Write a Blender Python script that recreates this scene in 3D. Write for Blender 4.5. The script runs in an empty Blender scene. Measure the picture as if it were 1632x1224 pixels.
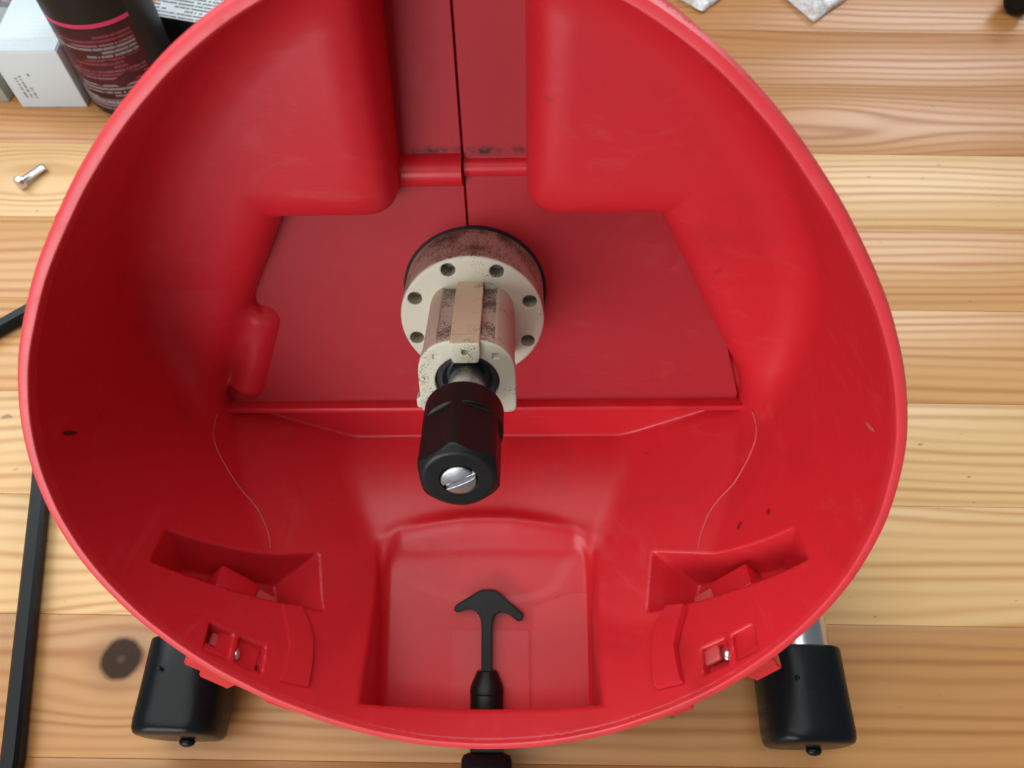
import bpy, bmesh, math, random
import numpy as np
from mathutils import Matrix, Vector, noise as mnoise
from math import sin, cos, pi, radians, sqrt, atan2

SC = bpy.context.scene
COL = SC.collection
random.seed(4)

# ------------------------------------------------------------------ camera
cam_d = bpy.data.cameras.new('camera')
cam = bpy.data.objects.new('camera', cam_d); COL.objects.link(cam)
cam_d.sensor_width = 36.0
cam_d.lens = 27.73
cam_d.clip_start = 0.01
cam_d.clip_end = 60.0
PITCH, ROLL = radians(60.0), radians(0.8)
fw = Vector((0, cos(PITCH), -sin(PITCH))); rt0 = Vector((1, 0, 0)); up0 = rt0.cross(fw)
rt = rt0*cos(ROLL) + up0*sin(ROLL); up = up0*cos(ROLL) - rt0*sin(ROLL)
cam.matrix_world = Matrix(((rt.x, up.x, -fw.x, 0), (rt.y, up.y, -fw.y, 0), (rt.z, up.z, -fw.z, 0.56), (0, 0, 0, 1)))
cam_d.dof.use_dof = True
cam_d.dof.focus_distance = 0.42
cam_d.dof.aperture_fstop = 15.0
SC.camera = cam

# ------------------------------------------------------------------ room light
wd = bpy.data.worlds.new('World'); SC.world = wd; wd.use_nodes = True
bg = wd.node_tree.nodes['Background']
bg.inputs[0].default_value = (0.80, 0.90, 1.0, 1)
bg.inputs[1].default_value = 0.16

def area(name, loc, target, sx, sy, power, color):
    l = bpy.data.lights.new(name, 'AREA'); l.shape = 'RECTANGLE'; l.size = sx; l.size_y = sy
    l.energy = power; l.color = color
    o = bpy.data.objects.new(name, l); COL.objects.link(o)
    o.location = loc
    o.rotation_euler = (Vector(target) - Vector(loc)).to_track_quat('-Z', 'Y').to_euler()
    return o
area('window_light', (-1.05, -1.9, 0.72), (0, 0.2, 0.28), 1.6, 1.3, 42.0, (0.95, 0.97, 1.0))
area('ceiling_bounce_light', (-0.8, 0.45, 2.5), (-0.05, 0.15, 0.0), 3.0, 3.0, 72.0, (1.0, 0.985, 0.95))
area('side_window_light', (-1.6, 1.3, 1.5), (-0.1, 0.3, 0.0), 1.0, 1.2, 14.0, (0.80, 0.93, 1.0))
area('far_window_light', (1.7, 2.4, 1.6), (0.2, 0.4, 0.0), 1.0, 1.2, 28.0, (0.95, 0.97, 1.0))

SC.view_settings.view_transform = 'Standard'
SC.view_settings.look = 'None'
SC.view_settings.exposure = 0.07
SC.view_settings.gamma = 1.0
SC.render.film_transparent = False
SC.cycles.max_bounces = 6

# ------------------------------------------------------------------ helpers
def link_obj(name, me, mats=None, parent=None, mw=None, smooth=True):
    o = bpy.data.objects.new(name, me); COL.objects.link(o)
    if mats is not None:
        for m in (mats if isinstance(mats, (list, tuple)) else [mats]): me.materials.append(m)
    if parent is not None: o.parent = parent
    if mw is not None: o.matrix_local = mw
    if smooth:
        me.polygons.foreach_set('use_smooth', [True]*len(me.polygons))
    return o

def empty(name, loc=(0, 0, 0)):
    o = bpy.data.objects.new(name, None); COL.objects.link(o); o.location = loc
    o.empty_display_size = 0.02
    return o

def tag(o, label, cat, group=None, kind=None):
    o['label'] = label; o['category'] = cat
    if group: o['group'] = group
    if kind: o['kind'] = kind
    return o

def bm_obj(name, bm, mat, parent=None, mw=None, smooth=False, angle=40):
    bmesh.ops.recalc_face_normals(bm, faces=bm.faces)
    me = bpy.data.meshes.new(name); bm.to_mesh(me); bm.free()
    o = link_obj(name, me, mat, parent, mw, smooth=False)
    if smooth:
        me.polygons.foreach_set('use_smooth', [True]*len(me.polygons))
        me.set_sharp_from_angle(angle=radians(angle))
    return o

def mesh_np(name, verts, quads):
    me = bpy.data.meshes.new(name)
    n, q = len(verts), len(quads)
    me.vertices.add(n); me.vertices.foreach_set('co', verts.astype(np.float32).ravel())
    me.loops.add(q*4); me.loops.foreach_set('vertex_index', quads.astype(np.int32).ravel())
    me.polygons.add(q)
    me.polygons.foreach_set('loop_start', np.arange(0, q*4, 4, dtype=np.int32))
    me.update(calc_edges=True)
    return me

def smin(a, b, k):
    h = np.maximum(k - np.abs(a - b), 0.0)/k
    return np.minimum(a, b) - h*h*(k*0.25)
def smax(a, b, k):
    h = np.maximum(k - np.abs(a - b), 0.0)/k
    return np.maximum(a, b) + h*h*(k*0.25)

def surface_nets(fn, lo, hi, h, project=2):
    ax = [np.arange(lo[i], hi[i] + h*0.5, h, dtype=np.float32) for i in range(3)]
    S = np.empty((len(ax[0]), len(ax[1]), len(ax[2])), np.float32)
    step = 24
    for k in range(0, len(ax[2]), step):
        u, v, w = np.meshgrid(ax[0], ax[1], ax[2][k:k+step], indexing='ij')
        S[:, :, k:k+step] = fn(u, v, w)
    neg = S < 0
    cnt = np.zeros(tuple(d - 1 for d in S.shape), np.int8)
    for a in (0, 1):
        for b in (0, 1):
            for c in (0, 1):
                cnt += neg[a:a+cnt.shape[0], b:b+cnt.shape[1], c:c+cnt.shape[2]]
    act = (cnt > 0) & (cnt < 8)
    idx = np.argwhere(act)
    vid = np.full(act.shape, -1, np.int32); vid[act] = np.arange(len(idx), dtype=np.int32)
    acc = np.zeros((len(idx), 3), np.float64); num = np.zeros(len(idx))
    I, J, K = idx.T
    corners = [(a, b, c) for a in (0, 1) for b in (0, 1) for c in (0, 1)]
    for p in corners:
        for ax_i in range(3):
            if p[ax_i]: continue
            q = list(p); q[ax_i] = 1
            s0 = S[I+p[0], J+p[1], K+p[2]]; s1 = S[I+q[0], J+q[1], K+q[2]]
            m = (s0 < 0) != (s1 < 0)
            t = np.where(m, s0/np.where(m, s0 - s1, 1), 0)
            pt = np.empty((len(idx), 3)); pt[:] = p; pt[:, ax_i] = t
            acc[m] += pt[m]; num[m] += 1
    V = np.array(lo) + (idx + acc/num[:, None])*h
    quads = []
    for d in range(3):
        s0 = [slice(None)]*3; s1 = [slice(None)]*3
        s0[d] = slice(0, -1); s1[d] = slice(1, None)
        n0, n1 = neg[tuple(s0)], neg[tuple(s1)]
        e = np.argwhere(n0 != n1)
        a, b = (d+1) % 3, (d+2) % 3
        ok = (e[:, a] > 0) & (e[:, b] > 0) & (e[:, a] < S.shape[a]-1) & (e[:, b] < S.shape[b]-1)
        e = e[ok]; fl = n0[tuple(e.T)]
        c = []
        for da, db in ((-1, -1), (0, -1), (0, 0), (-1, 0)):
            f = e.copy(); f[:, a] += da; f[:, b] += db
            c.append(vid[tuple(f.T)])
        qd = np.stack(c, 1)
        qd[~fl] = qd[~fl][:, ::-1]
        quads.append(qd)
    Q = np.concatenate(quads)
    for it in range(project):
        e = h*0.25
        x, y, z = V.T
        f0 = fn(x, y, z)
        g = np.stack([fn(x+e, y, z) - fn(x-e, y, z), fn(x, y+e, z) - fn(x, y-e, z), fn(x, y, z+e) - fn(x, y, z-e)], 1)/(2*e)
        g2 = np.maximum((g*g).sum(1), 0.25)
        stp = -(f0/g2)[:, None]*g
        ln = np.linalg.norm(stp, axis=1); cl = np.minimum(1, h*0.35/np.maximum(ln, 1e-12))
        V = V + stp*cl[:, None]
    return V, Q

def sdf_obj(name, fn, lo, hi, h, mat, parent=None, mw=None, project=2):
    V, Q = surface_nets(fn, lo, hi, h, project)
    me = mesh_np(name, V, Q)
    return link_obj(name, me, mat, parent, mw)

def box_bm(bm, c, s, rot=None, bevel=0.0, seg=2):
    r = bmesh.ops.create_cube(bm, size=1.0)
    vs = r['verts']
    M = Matrix.Translation(c) @ (rot.to_4x4() if rot is not None else Matrix()) @ Matrix.Diagonal((s[0], s[1], s[2], 1))
    bmesh.ops.transform(bm, matrix=M, verts=vs)
    if bevel > 0:
        ed = list({e for v in vs for e in v.link_edges})
        bmesh.ops.bevel(bm, geom=ed, offset=bevel, segments=seg, affect='EDGES', profile=0.5)

def box_obj(name, c, s, mat, parent=None, rot=None, bevel=0.0008, mw=None):
    bm = bmesh.new(); box_bm(bm, Vector((0, 0, 0)), s, None, bevel)
    o = bm_obj(name, bm, mat, parent, None, smooth=True, angle=50)
    M = Matrix.Translation(c) @ (rot.to_4x4() if rot is not None else Matrix())
    o.matrix_local = (mw @ M) if mw is not None else M
    return o

def prism_obj(name, poly, z0, z1, mat, parent=None, mw=None, bevel=0.0006, seg=2):
    bm = bmesh.new()
    vs = [bm.verts.new((p[0], p[1], z0)) for p in poly]
    f = bm.faces.new(vs)
    ex = bmesh.ops.extrude_face_region(bm, geom=[f])
    bmesh.ops.translate(bm, vec=(0, 0, z1 - z0), verts=[g for g in ex['geom'] if isinstance(g, bmesh.types.BMVert)])
    if bevel > 0:
        bmesh.ops.bevel(bm, geom=list(bm.edges), offset=bevel, segments=seg, affect='EDGES', clamp_overlap=True)
    bmesh.ops.triangulate(bm, faces=[f for f in bm.faces if len(f.verts) > 4])
    return bm_obj(name, bm, mat, parent, mw, smooth=True, angle=35)

def lathe_obj(name, prof, mat, parent=None, mw=None, n=48, cap=True):
    bm = bmesh.new(); rings = []
    for r, z in prof:
        rings.append([bm.verts.new((r*cos(2*pi*i/n), r*sin(2*pi*i/n), z)) for i in range(n)])
    for a, b in zip(rings, rings[1:]):
        for i in range(n): bm.faces.new((a[i], a[(i+1) % n], b[(i+1) % n], b[i]))
    if cap:
        bm.faces.new(rings[0][::-1]); bm.faces.new(rings[-1])
    return bm_obj(name, bm, mat, parent, mw, smooth=True, angle=32)

def sweep_obj(name, path, section, mat, parent=None, closed=False, mw=None):
    # path: list of Vector, section: list of (a,b) in the frame (side, up)
    bm = bmesh.new(); rings = []; n = len(path)
    for i, p in enumerate(path):
        if closed: t = (path[(i+1) % n] - path[i-1]).normalized()
        else: t = (path[min(i+1, n-1)] - path[max(i-1, 0)]).normalized()
        upv = Vector((0, 0, 1)) if abs(t.z) < 0.9 else Vector((1, 0, 0))
        sd = t.cross(upv).normalized(); u2 = sd.cross(t).normalized()
        rings.append([bm.verts.new(p + sd*a + u2*b) for a, b in section])
    m = len(section)
    rg = range(n) if closed else range(n-1)
    for i in rg:
        A, B = rings[i], rings[(i+1) % n]
        for j in range(m): bm.faces.new((A[j], A[(j+1) % m], B[(j+1) % m], B[j]))
    if not closed:
        bm.faces.new(rings[0][::-1]); bm.faces.new(rings[-1])
    return bm_obj(name, bm, mat, parent, mw, smooth=True, angle=35)

# ------------------------------------------------------------------ materials
class NT:
    def __init__(s, name):
        s.m = bpy.data.materials.new(name); s.m.use_nodes = True
        s.t = s.m.node_tree; s.b = s.t.nodes['Principled BSDF']
    def n(s, typ, **kw):
        nd = s.t.nodes.new(typ)
        for k, v in kw.items():
            if isinstance(k, str) and hasattr(nd, k): setattr(nd, k, v)
        return nd
    def l(s, a, b): s.t.links.new(a, b)
    def math(s, op, a, b=None, c=None, clamp=False):
        nd = s.t.nodes.new('ShaderNodeMath'); nd.operation = op; nd.use_clamp = clamp
        for i, x in enumerate((a, b, c)):
            if x is None: continue
            if isinstance(x, (int, float)): nd.inputs[i].default_value = x
            else: s.l(x, nd.inputs[i])
        return nd.outputs[0]
    def ramp(s, fac, pts, interp='LINEAR'):
        nd = s.t.nodes.new('ShaderNodeValToRGB'); nd.color_ramp.interpolation = interp
        el = nd.color_ramp.elements
        while len(el) < len(pts): el.new(0.5)
        for e, (p, c) in zip(el, pts):
            e.position = p; e.color = (c[0], c[1], c[2], 1) if not isinstance(c, (int, float)) else (c, c, c, 1)
        s.l(fac, nd.inputs[0]); return nd.outputs[0]
    def noise(s, vec, scale, detail=3, rough=0.5, dist=0.0):
        nd = s.t.nodes.new('ShaderNodeTexNoise'); nd.inputs['Scale'].default_value = scale
        nd.inputs['Detail'].default_value = detail; nd.inputs['Roughness'].default_value = rough
        nd.inputs['Distortion'].default_value = dist
        if vec is not None: s.l(vec, nd.inputs['Vector'])
        return nd.outputs[0]
    def mix(s, fac, a, b, typ='MIX'):
        nd = s.t.nodes.new('ShaderNodeMix'); nd.data_type = 'RGBA'; nd.blend_type = typ
        for sock, x in ((nd.inputs[0], fac), (nd.inputs[6], a), (nd.inputs[7], b)):
            if isinstance(x, (int, float)): sock.default_value = x
            elif isinstance(x, (tuple, list)): sock.default_value = (x[0], x[1], x[2], 1)
            else: s.l(x, sock)
        return nd.outputs[2]
    def coords(s, which='Object'):
        return s.t.nodes.new('ShaderNodeTexCoord').outputs[which]
    def sep(s, v):
        nd = s.t.nodes.new('ShaderNodeSeparateXYZ'); s.l(v, nd.inputs[0]); return nd.outputs
    def comb(s, x, y, z):
        nd = s.t.nodes.new('ShaderNodeCombineXYZ')
        for i, a in enumerate((x, y, z)):
            if isinstance(a, (int, float)): nd.inputs[i].default_value = a
            else: s.l(a, nd.inputs[i])
        return nd.outputs[0]
    def bump(s, hgt, strength, dist=0.001):
        nd = s.t.nodes.new('ShaderNodeBump'); nd.inputs['Strength'].default_value = strength
        nd.inputs['Distance'].default_value = dist
        s.l(hgt, nd.inputs['Height']); s.l(nd.outputs[0], s.b.inputs['Normal'])
    def set(s, **kw):
        names = dict(col='Base Color', rough='Roughness', metal='Metallic', spec='Specular IOR Level', trans='Transmission Weight',
                     ior='IOR', coat='Coat Weight', coatr='Coat Roughness', sss='Subsurface Weight', alpha='Alpha')
        for k, v in kw.items():
            sock = s.b.inputs[names[k]]
            if isinstance(v, (tuple, list)): sock.default_value = (v[0], v[1], v[2], 1)
            elif isinstance(v, (int, float)): sock.default_value = v
            else: s.l(v, sock)

RED = (0.63, 0.018, 0.028)
def red_plastic(name, dust=0.0, base=RED, rough=0.36, spec=0.5, grime=False, dcol=(0.30, 0.13, 0.13)):
    m = NT(name); co = m.coords('Object')
    n1 = m.noise(co, 22, 4, 0.6); n2 = m.noise(co, 9, 3, 0.55, 0.4); fine = m.noise(co, 900, 2, 0.5)
    c = m.mix(m.math('MULTIPLY', n1, 0.16), base, (base[0]*0.80, base[1]*0.7, base[2]*0.8))
    spots = m.noise(co, 70, 3, 0.6)
    sp = m.ramp(spots, [(0.70, 0.0), (0.76, 1.0)])
    c = m.mix(m.math('MULTIPLY', sp, 0.30), c, (0.16, 0.02, 0.02))
    scf = m.noise(m.comb(*[m.math('MULTIPLY', a_, k_) for a_, k_ in zip(m.sep(co), (26.0, 60.0, 26.0))]), 1.0, 5, 0.7, 1.2)
    sc1 = m.ramp(scf, [(0.56, 0.0), (0.72, 1.0)])
    c = m.mix(m.math('MULTIPLY', sc1, 0.09), c, (0.62, 0.16, 0.15))
    smg = m.noise(co, 13, 4, 0.65, 0.8)
    c = m.mix(m.math('MULTIPLY', m.ramp(smg, [(0.55, 0.0), (0.70, 1.0)]), 0.22), c, (0.30, 0.012, 0.014))
    rough = rough + 0.03
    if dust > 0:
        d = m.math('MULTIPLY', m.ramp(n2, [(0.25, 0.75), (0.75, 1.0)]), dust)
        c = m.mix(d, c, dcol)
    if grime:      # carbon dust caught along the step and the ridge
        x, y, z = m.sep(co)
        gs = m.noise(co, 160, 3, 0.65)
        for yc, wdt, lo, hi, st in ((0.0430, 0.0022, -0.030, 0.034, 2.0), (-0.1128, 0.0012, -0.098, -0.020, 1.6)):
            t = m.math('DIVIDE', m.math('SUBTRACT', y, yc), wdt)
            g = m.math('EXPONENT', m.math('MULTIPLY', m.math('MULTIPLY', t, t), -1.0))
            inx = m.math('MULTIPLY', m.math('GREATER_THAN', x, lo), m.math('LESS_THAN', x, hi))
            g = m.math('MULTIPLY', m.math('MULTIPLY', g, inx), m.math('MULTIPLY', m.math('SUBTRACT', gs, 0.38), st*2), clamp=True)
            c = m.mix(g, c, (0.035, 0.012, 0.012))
    m.set(col=c, rough=m.math('ADD', m.math('MULTIPLY', sc1, 0.12), m.math('ADD', m.math('MULTIPLY', n1, 0.16), rough - 0.08)), spec=spec)
    m.bump(m.math('ADD', m.math('MULTIPLY', fine, 0.5), m.math('MULTIPLY', n1, 0.6)), 0.10, 0.0006)
    return m.m
M_RED = red_plastic('red_plastic')
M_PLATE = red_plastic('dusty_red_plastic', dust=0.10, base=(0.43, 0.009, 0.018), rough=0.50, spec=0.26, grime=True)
M_PAD = red_plastic('scuffed_milky_sheen_plastic', dust=0.05, rough=0.34, dcol=(0.72, 0.36, 0.35))  # pale mix paints milky reflections into the colour, along with the scuffing
M_RIM = red_plastic('red_rim_plastic', base=(0.72, 0.035, 0.045), rough=0.40, spec=0.75)

def simple(name, col, rough=0.5, metal=0.0, spec=0.5, var=0.12, bump=0.1, scale=60):
    m = NT(name); co = m.coords('Object'); n1 = m.noise(co, scale, 4, 0.6)
    c = m.mix(m.math('MULTIPLY', n1, var*2), col, tuple(x*0.55 for x in col))
    m.set(col=c, rough=m.math('ADD', m.math('MULTIPLY', n1, 0.16), rough - 0.08), metal=metal, spec=spec)
    if bump: m.bump(m.noise(co, scale*9, 2), bump, 0.0004)
    return m.m
M_BLACKNUT = simple('black_oxide_steel', (0.006, 0.006, 0.006), 0.40, 0.0, 0.32)
M_RUBBER = simple('black_rubber', (0.006, 0.008, 0.009), 0.28, 0.0, 0.18, bump=0.05)
M_BLACKPL = simple('black_plastic', (0.005, 0.006, 0.006), 0.42, 0.0, 0.30)
M_STEEL = simple('bright_steel', (0.72, 0.74, 0.76), 0.26, 1.0, bump=0.05, var=0.06)
M_DULLSTEEL = simple('worn_steel', (0.52, 0.52, 0.54), 0.34, 1.0, bump=0.08)
M_BEARING = simple('bearing_seal', (0.018, 0.019, 0.022), 0.45)
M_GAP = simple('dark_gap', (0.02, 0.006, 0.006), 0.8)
M_BAR = simple('black_painted_bar', (0.007, 0.009, 0.011), 0.34, 0.0, 0.16, bump=0.05)

def cream_mat(name, dust, groove=False):
    m = NT(name); co = m.coords('Object'); x, y, z = m.sep(co)
    geo = m.n('ShaderNodeNewGeometry')
    n1 = m.noise(co, 40, 3); sp = m.noise(co, 1250, 2, 0.6); patch = m.noise(co, 75, 3, 0.6)
    vt = m.n('ShaderNodeVectorTransform'); vt.vector_type = 'NORMAL'; vt.convert_from = 'WORLD'; vt.convert_to = 'OBJECT'
    m.l(geo.outputs['True Normal'], vt.inputs[0])
    nx, ny, nz = m.sep(vt.outputs[0])
    side = m.ramp(m.math('ABSOLUTE', nz), [(0.35, 1.0), (0.7, 0.0)])     # the barrel holds the dust film, the faces are wiped
    c = m.mix(m.math('MULTIPLY', n1, 0.35), (0.60, 0.57, 0.44), (0.48, 0.45, 0.34))
    if groove:
        ax = m.math('ABSOLUTE', x)
        rib = m.math('LESS_THAN', ax, 0.0067)
        gr = m.math('MULTIPLY', within(m, ax, 0.0066, 0.0130), side)
        c = m.mix(m.math('MULTIPLY', rib, side), c, (0.58, 0.54, 0.36))
        film = m.math('MULTIPLY', m.math('MULTIPLY', side, m.math('SUBTRACT', 1.0, rib)), 0.60)
        dens = m.math('ADD', m.math('MULTIPLY', gr, 0.17), m.math('MULTIPLY', side, 0.02))
    else:
        film = m.math('MULTIPLY', side, 0.75)
        dens = m.math('MULTIPLY', side, m.math('ADD', 0.05, m.math('MULTIPLY', m.ramp(y, [(0.0, 0.0), (0.036, 1.0)]), 0.13)))
    c = m.mix(film, c, (0.37, 0.31, 0.24))
    thr = m.math('SUBTRACT', m.math('SUBTRACT', 0.74, m.math('MULTIPLY', m.math('SUBTRACT', patch, 0.45), dust)), dens)
    spk = m.math('GREATER_THAN', sp, thr)
    soot = m.math('MULTIPLY', m.ramp(patch, [(0.48, 0.0), (0.72, 1.0)]), m.math('MULTIPLY', dens, 4.0), clamp=True)
    c = m.mix(m.math('MULTIPLY', soot, 0.8), c, (0.06, 0.045, 0.04))
    c = m.mix(m.math('MULTIPLY', spk, 0.75), c, (0.03, 0.022, 0.02))
    m.set(col=c, rough=0.55)
    m.bump(sp, 0.06, 0.0003)
    return m.m
def within(m, x, lo, hi):
    return m.math('MULTIPLY', m.math('GREATER_THAN', x, lo), m.math('LESS_THAN', x, hi))
M_CREAM = cream_mat('cream_nylon_flange', 0.50)
M_CREAM_BODY = cream_mat('cream_nylon_body', 0.85, True)

KNOTS = [(-0.2633, 0.1032, 0.045, 0.030, 0.80), (-0.455, 0.545, 0.075, 0.030, 1.55), (0.305, 0.632, 0.10, 0.030, 1.7),
         (0.62, 0.40, 0.1, 0.03, 1.4), (-0.62, 0.26, 0.1, 0.03, 1.5), (0.05, 0.92, 0.12, 0.03, 1.5)]
def wood_mat():
    m = NT('varnished_pine')
    geo = m.n('ShaderNodeNewGeometry'); X, Y, Z = m.sep(geo.outputs['Position'])
    oi = m.n('ShaderNodeObjectInfo'); rnd = oi.outputs['Random']
    y = Y; kmask = None
    for (kx, ky, a, b, mm) in KNOTS:
        dx = m.math('SUBTRACT', X, kx); dy = m.math('SUBTRACT', Y, ky)
        g = m.math('EXPONENT', m.math('MULTIPLY', m.math('ADD', m.math('POWER', m.math('ABSOLUTE', m.math('DIVIDE', dx, a)), 2.0),
                                                          m.math('POWER', m.math('ABSOLUTE', m.math('DIVIDE', dy, b)), 2.0)), -1.0))
        y = m.math('SUBTRACT', y, m.math('MULTIPLY', m.math('MULTIPLY', dy, g), mm))
    off = m.math('MULTIPLY', rnd, 37.0)
    v1 = m.comb(m.math('ADD', m.math('MULTIPLY', X, 1.6), off), m.math('MULTIPLY', y, 9.0), off)
    low = m.noise(v1, 1.0, 2, 0.5)
    yy = m.math('ADD', y, m.math('MULTIPLY', low, 0.055))
    v2 = m.comb(m.math('MULTIPLY', X, 9.0), m.math('MULTIPLY', Y, 60.0), off)
    jit = m.noise(v2, 1.0, 3, 0.6)
    ph = m.math('ADD', m.math('MULTIPLY', yy, 620.0), m.math('MULTIPLY', jit, 2.2))
    ring = m.math('ADD', m.math('MULTIPLY', m.math('SINE', ph), 0.5), 0.5)
    ring = m.math('POWER', ring, 1.8)
    ph2 = m.math('MULTIPLY', yy, 165.0)
    wide = m.math('ADD', m.math('MULTIPLY', m.math('SINE', m.math('ADD', ph2, m.math('MULTIPLY', rnd, 6.0))), 0.5), 0.5)
    fib = m.noise(m.comb(m.math('MULTIPLY', X, 30.0), m.math('MULTIPLY', Y, 900.0), off), 1.0, 2, 0.6)
    light = oi.outputs['Color']
    dark = m.mix(1.0, light, (0.60, 0.40, 0.26), 'MULTIPLY')
    amp = m.math('ADD', 0.26, m.math('MULTIPLY', wide, 0.46))
    c = m.mix(m.math('MULTIPLY', ring, amp), light, dark)
    c = m.mix(m.math('MULTIPLY', fib, 0.20), c, dark)
    blot = m.noise(m.comb(m.math('MULTIPLY', X, 6.0), m.math('MULTIPLY', Y, 14.0), off), 1.0, 3, 0.5)
    c = m.mix(m.math('MULTIPLY', blot, 0.30), c, m.mix(1.0, light, (0.86, 0.72, 0.58), 'MULTIPLY'))
    # the dark knot beside the rubber foot
    kx, ky = KNOTS[0][:2]
    dx = m.math('SUBTRACT', X, kx); dy = m.math('SUBTRACT', Y, ky)
    wob = m.math('MULTIPLY', m.math('SUBTRACT', m.noise(geo.outputs['Position'], 90, 2), 0.5), 0.004)
    rr = m.math('ADD', m.math('SQRT', m.math('ADD', m.math('MULTIPLY', dx, dx), m.math('MULTIPLY', dy, dy))), wob)
    kr = m.math('ADD', m.math('MULTIPLY', m.math('SINE', m.math('ADD', m.math('MULTIPLY', rr, 3300.0), m.math('MULTIPLY', m.noise(geo.outputs['Position'], 260, 2), 5.0))), 0.5), 0.5)
    kcol = m.mix(m.math('MULTIPLY', kr, 0.35), (0.040, 0.022, 0.014), (0.070, 0.040, 0.025))
    kcol = m.mix(m.ramp(rr, [(0.0005, 1.0), (0.0022, 0.0)]), kcol, (0.10, 0.065, 0.045))
    halo = m.ramp(rr, [(0.012, 1.0), (0.028, 0.0)])
    c = m.mix(m.math('MULTIPLY', halo, 0.45), c, (0.20, 0.09, 0.04))
    c = m.mix(m.ramp(rr, [(0.0135, 1.0), (0.0152, 0.0)]), c, kcol)
    fl = m.noise(m.comb(m.math('MULTIPLY', X, 60.0), m.math('MULTIPLY', Y, 110.0), off), 1.0, 2, 0.5)
    c = m.mix(m.math('MULTIPLY', m.ramp(fl, [(0.735, 0.0), (0.76, 1.0)]), 0.55), c, (0.12, 0.06, 0.03))
    m.set(col=c, rough=m.math('ADD', 0.32, m.math('MULTIPLY', ring, 0.12)), spec=m.ramp(rr, [(0.0135, 0.06), (0.0160, 0.35)]))
    m.bump(m.math('ADD', ring, m.math('MULTIPLY', fib, 0.6)), 0.12, 0.0006)
    return m.m
M_WOOD = wood_mat()

# ------------------------------------------------------------------ the table
table = empty('table'); table['kind'] = 'structure'
table['label'] = 'varnished pine table top glued from wide planks'
bounds = [-0.235, -0.143, -0.05, 0.042, 0.1327, 0.2217, 0.3106, 0.403, 0.4955, 0.5915, 0.687, 0.78, 0.873, 0.966, 1.06, 1.15, 1.24]
cols = [(0.47, 0.24, 0.085), (0.47, 0.24, 0.085), (0.47, 0.235, 0.08), (0.50, 0.265, 0.10), (0.70, 0.475, 0.225), (0.70, 0.485, 0.235), (0.62, 0.365, 0.155),
        (0.60, 0.345, 0.145), (0.69, 0.465, 0.22), (0.50, 0.255, 0.095), (0.48, 0.235, 0.082), (0.48, 0.235, 0.080), (0.52, 0.27, 0.10), (0.52, 0.27, 0.10), (0.56, 0.31, 0.12), (0.52, 0.27, 0.10)]
for i in range(len(bounds)-1):
    y0, y1 = bounds[i], bounds[i+1]
    o = box_obj('plank', (0, (y0+y1)/2, -0.014), (2.0, y1-y0-0.0002, 0.028), M_WOOD, table, bevel=0.0004)
    o.color = (*cols[i], 1)

# ------------------------------------------------------------------ machine frame of reference
ELEV, HROLL = radians(22.0), radians(-1.5)
Wv = Vector((0, -cos(ELEV), sin(ELEV))); V0 = Vector((0, sin(ELEV), cos(ELEV))); U0 = Vector((1, 0, 0))
Uv = U0*cos(HROLL) - V0*sin(HROLL); Vv = U0*sin(HROLL) + V0*cos(HROLL)
ORG = Vector((-0.0187, 0.1567, 0.2939))
HM = Matrix(((Uv.x, Vv.x, Wv.x, ORG.x), (Uv.y, Vv.y, Wv.y, ORG.y), (Uv.z, Vv.z, Wv.z, ORG.z), (0, 0, 0, 1)))
HMI = HM.inverted()

machine = empty('machine_housing', (0, 0.15, 0))
MI = Matrix.Translation((0, -0.15, 0))
LM = MI @ HM            # housing coordinates -> machine empty
tag(machine, 'open red plastic machine housing with cream spindle mount on rubber capped skids', 'machine')

# ------------------------------------------------------------------ red shell
SL = radians(9.0); CS, SS = cos(SL), sin(SL)
CU, CV = -0.0017, -0.0434
FC = [0.18258, 0.00176, 0.00237, 0.00428, 0.00288, 0.00016]; FS = [-6e-05, 0.00178, -0.00058]
LIP = 0.0046
WP = -0.1225
def rim_r(phi):
    r = FC[0] + 0*phi
    for k in range(1, 6): r = r + FC[k]*np.cos(k*phi)
    for k in range(1, 4): r = r + FS[k-1]*np.sin(k*phi)
    return r
def plane_from(a, b, c, inside):
    a, b, c, inside = (np.array(x, float) for x in (a, b, c, inside))
    n = np.cross(b-a, c-a); n /= np.linalg.norm(n)
    if n @ (inside - a) > 0: n = -n
    return n, n @ a
def hull_planes(q0, q1):
    # q0 outer quad, q1 inner quad -> 6 planes
    cen = (np.mean(q0, 0) + np.mean(q1, 0))/2
    P = [plane_from(q0[i], q0[(i+1) % 4], q1[i], cen) for i in range(4)]
    P.append(plane_from(q1[0], q1[1], q1[2], cen))
    P.append(plane_from(q0[0], q0[1], q0[2], cen))
    return P
def poly_sdf(P, u, v, w, k=0.0015):
    d = None
    for n, o in P:
        e = u*n[0] + v*n[1] + w*n[2] - o
        d = e if d is None else smax(d, e, k)
    return d
mir = lambda p: (-p[0]-0.0005, p[1], p[2])
PA, PB, PC = (-0.105, -0.148, WP), (-0.156, -0.1165, WP), (-0.123, -0.160, -0.053)
FACL = plane_from(PA, PB, PC, (0, 0, 0)); FACR = plane_from(mir(PA), mir(PB), mir(PC), (0, 0, 0))
FLN = (0.0, -0.7603, -0.6496); FLO = np.dot(FLN, PA)
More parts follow.
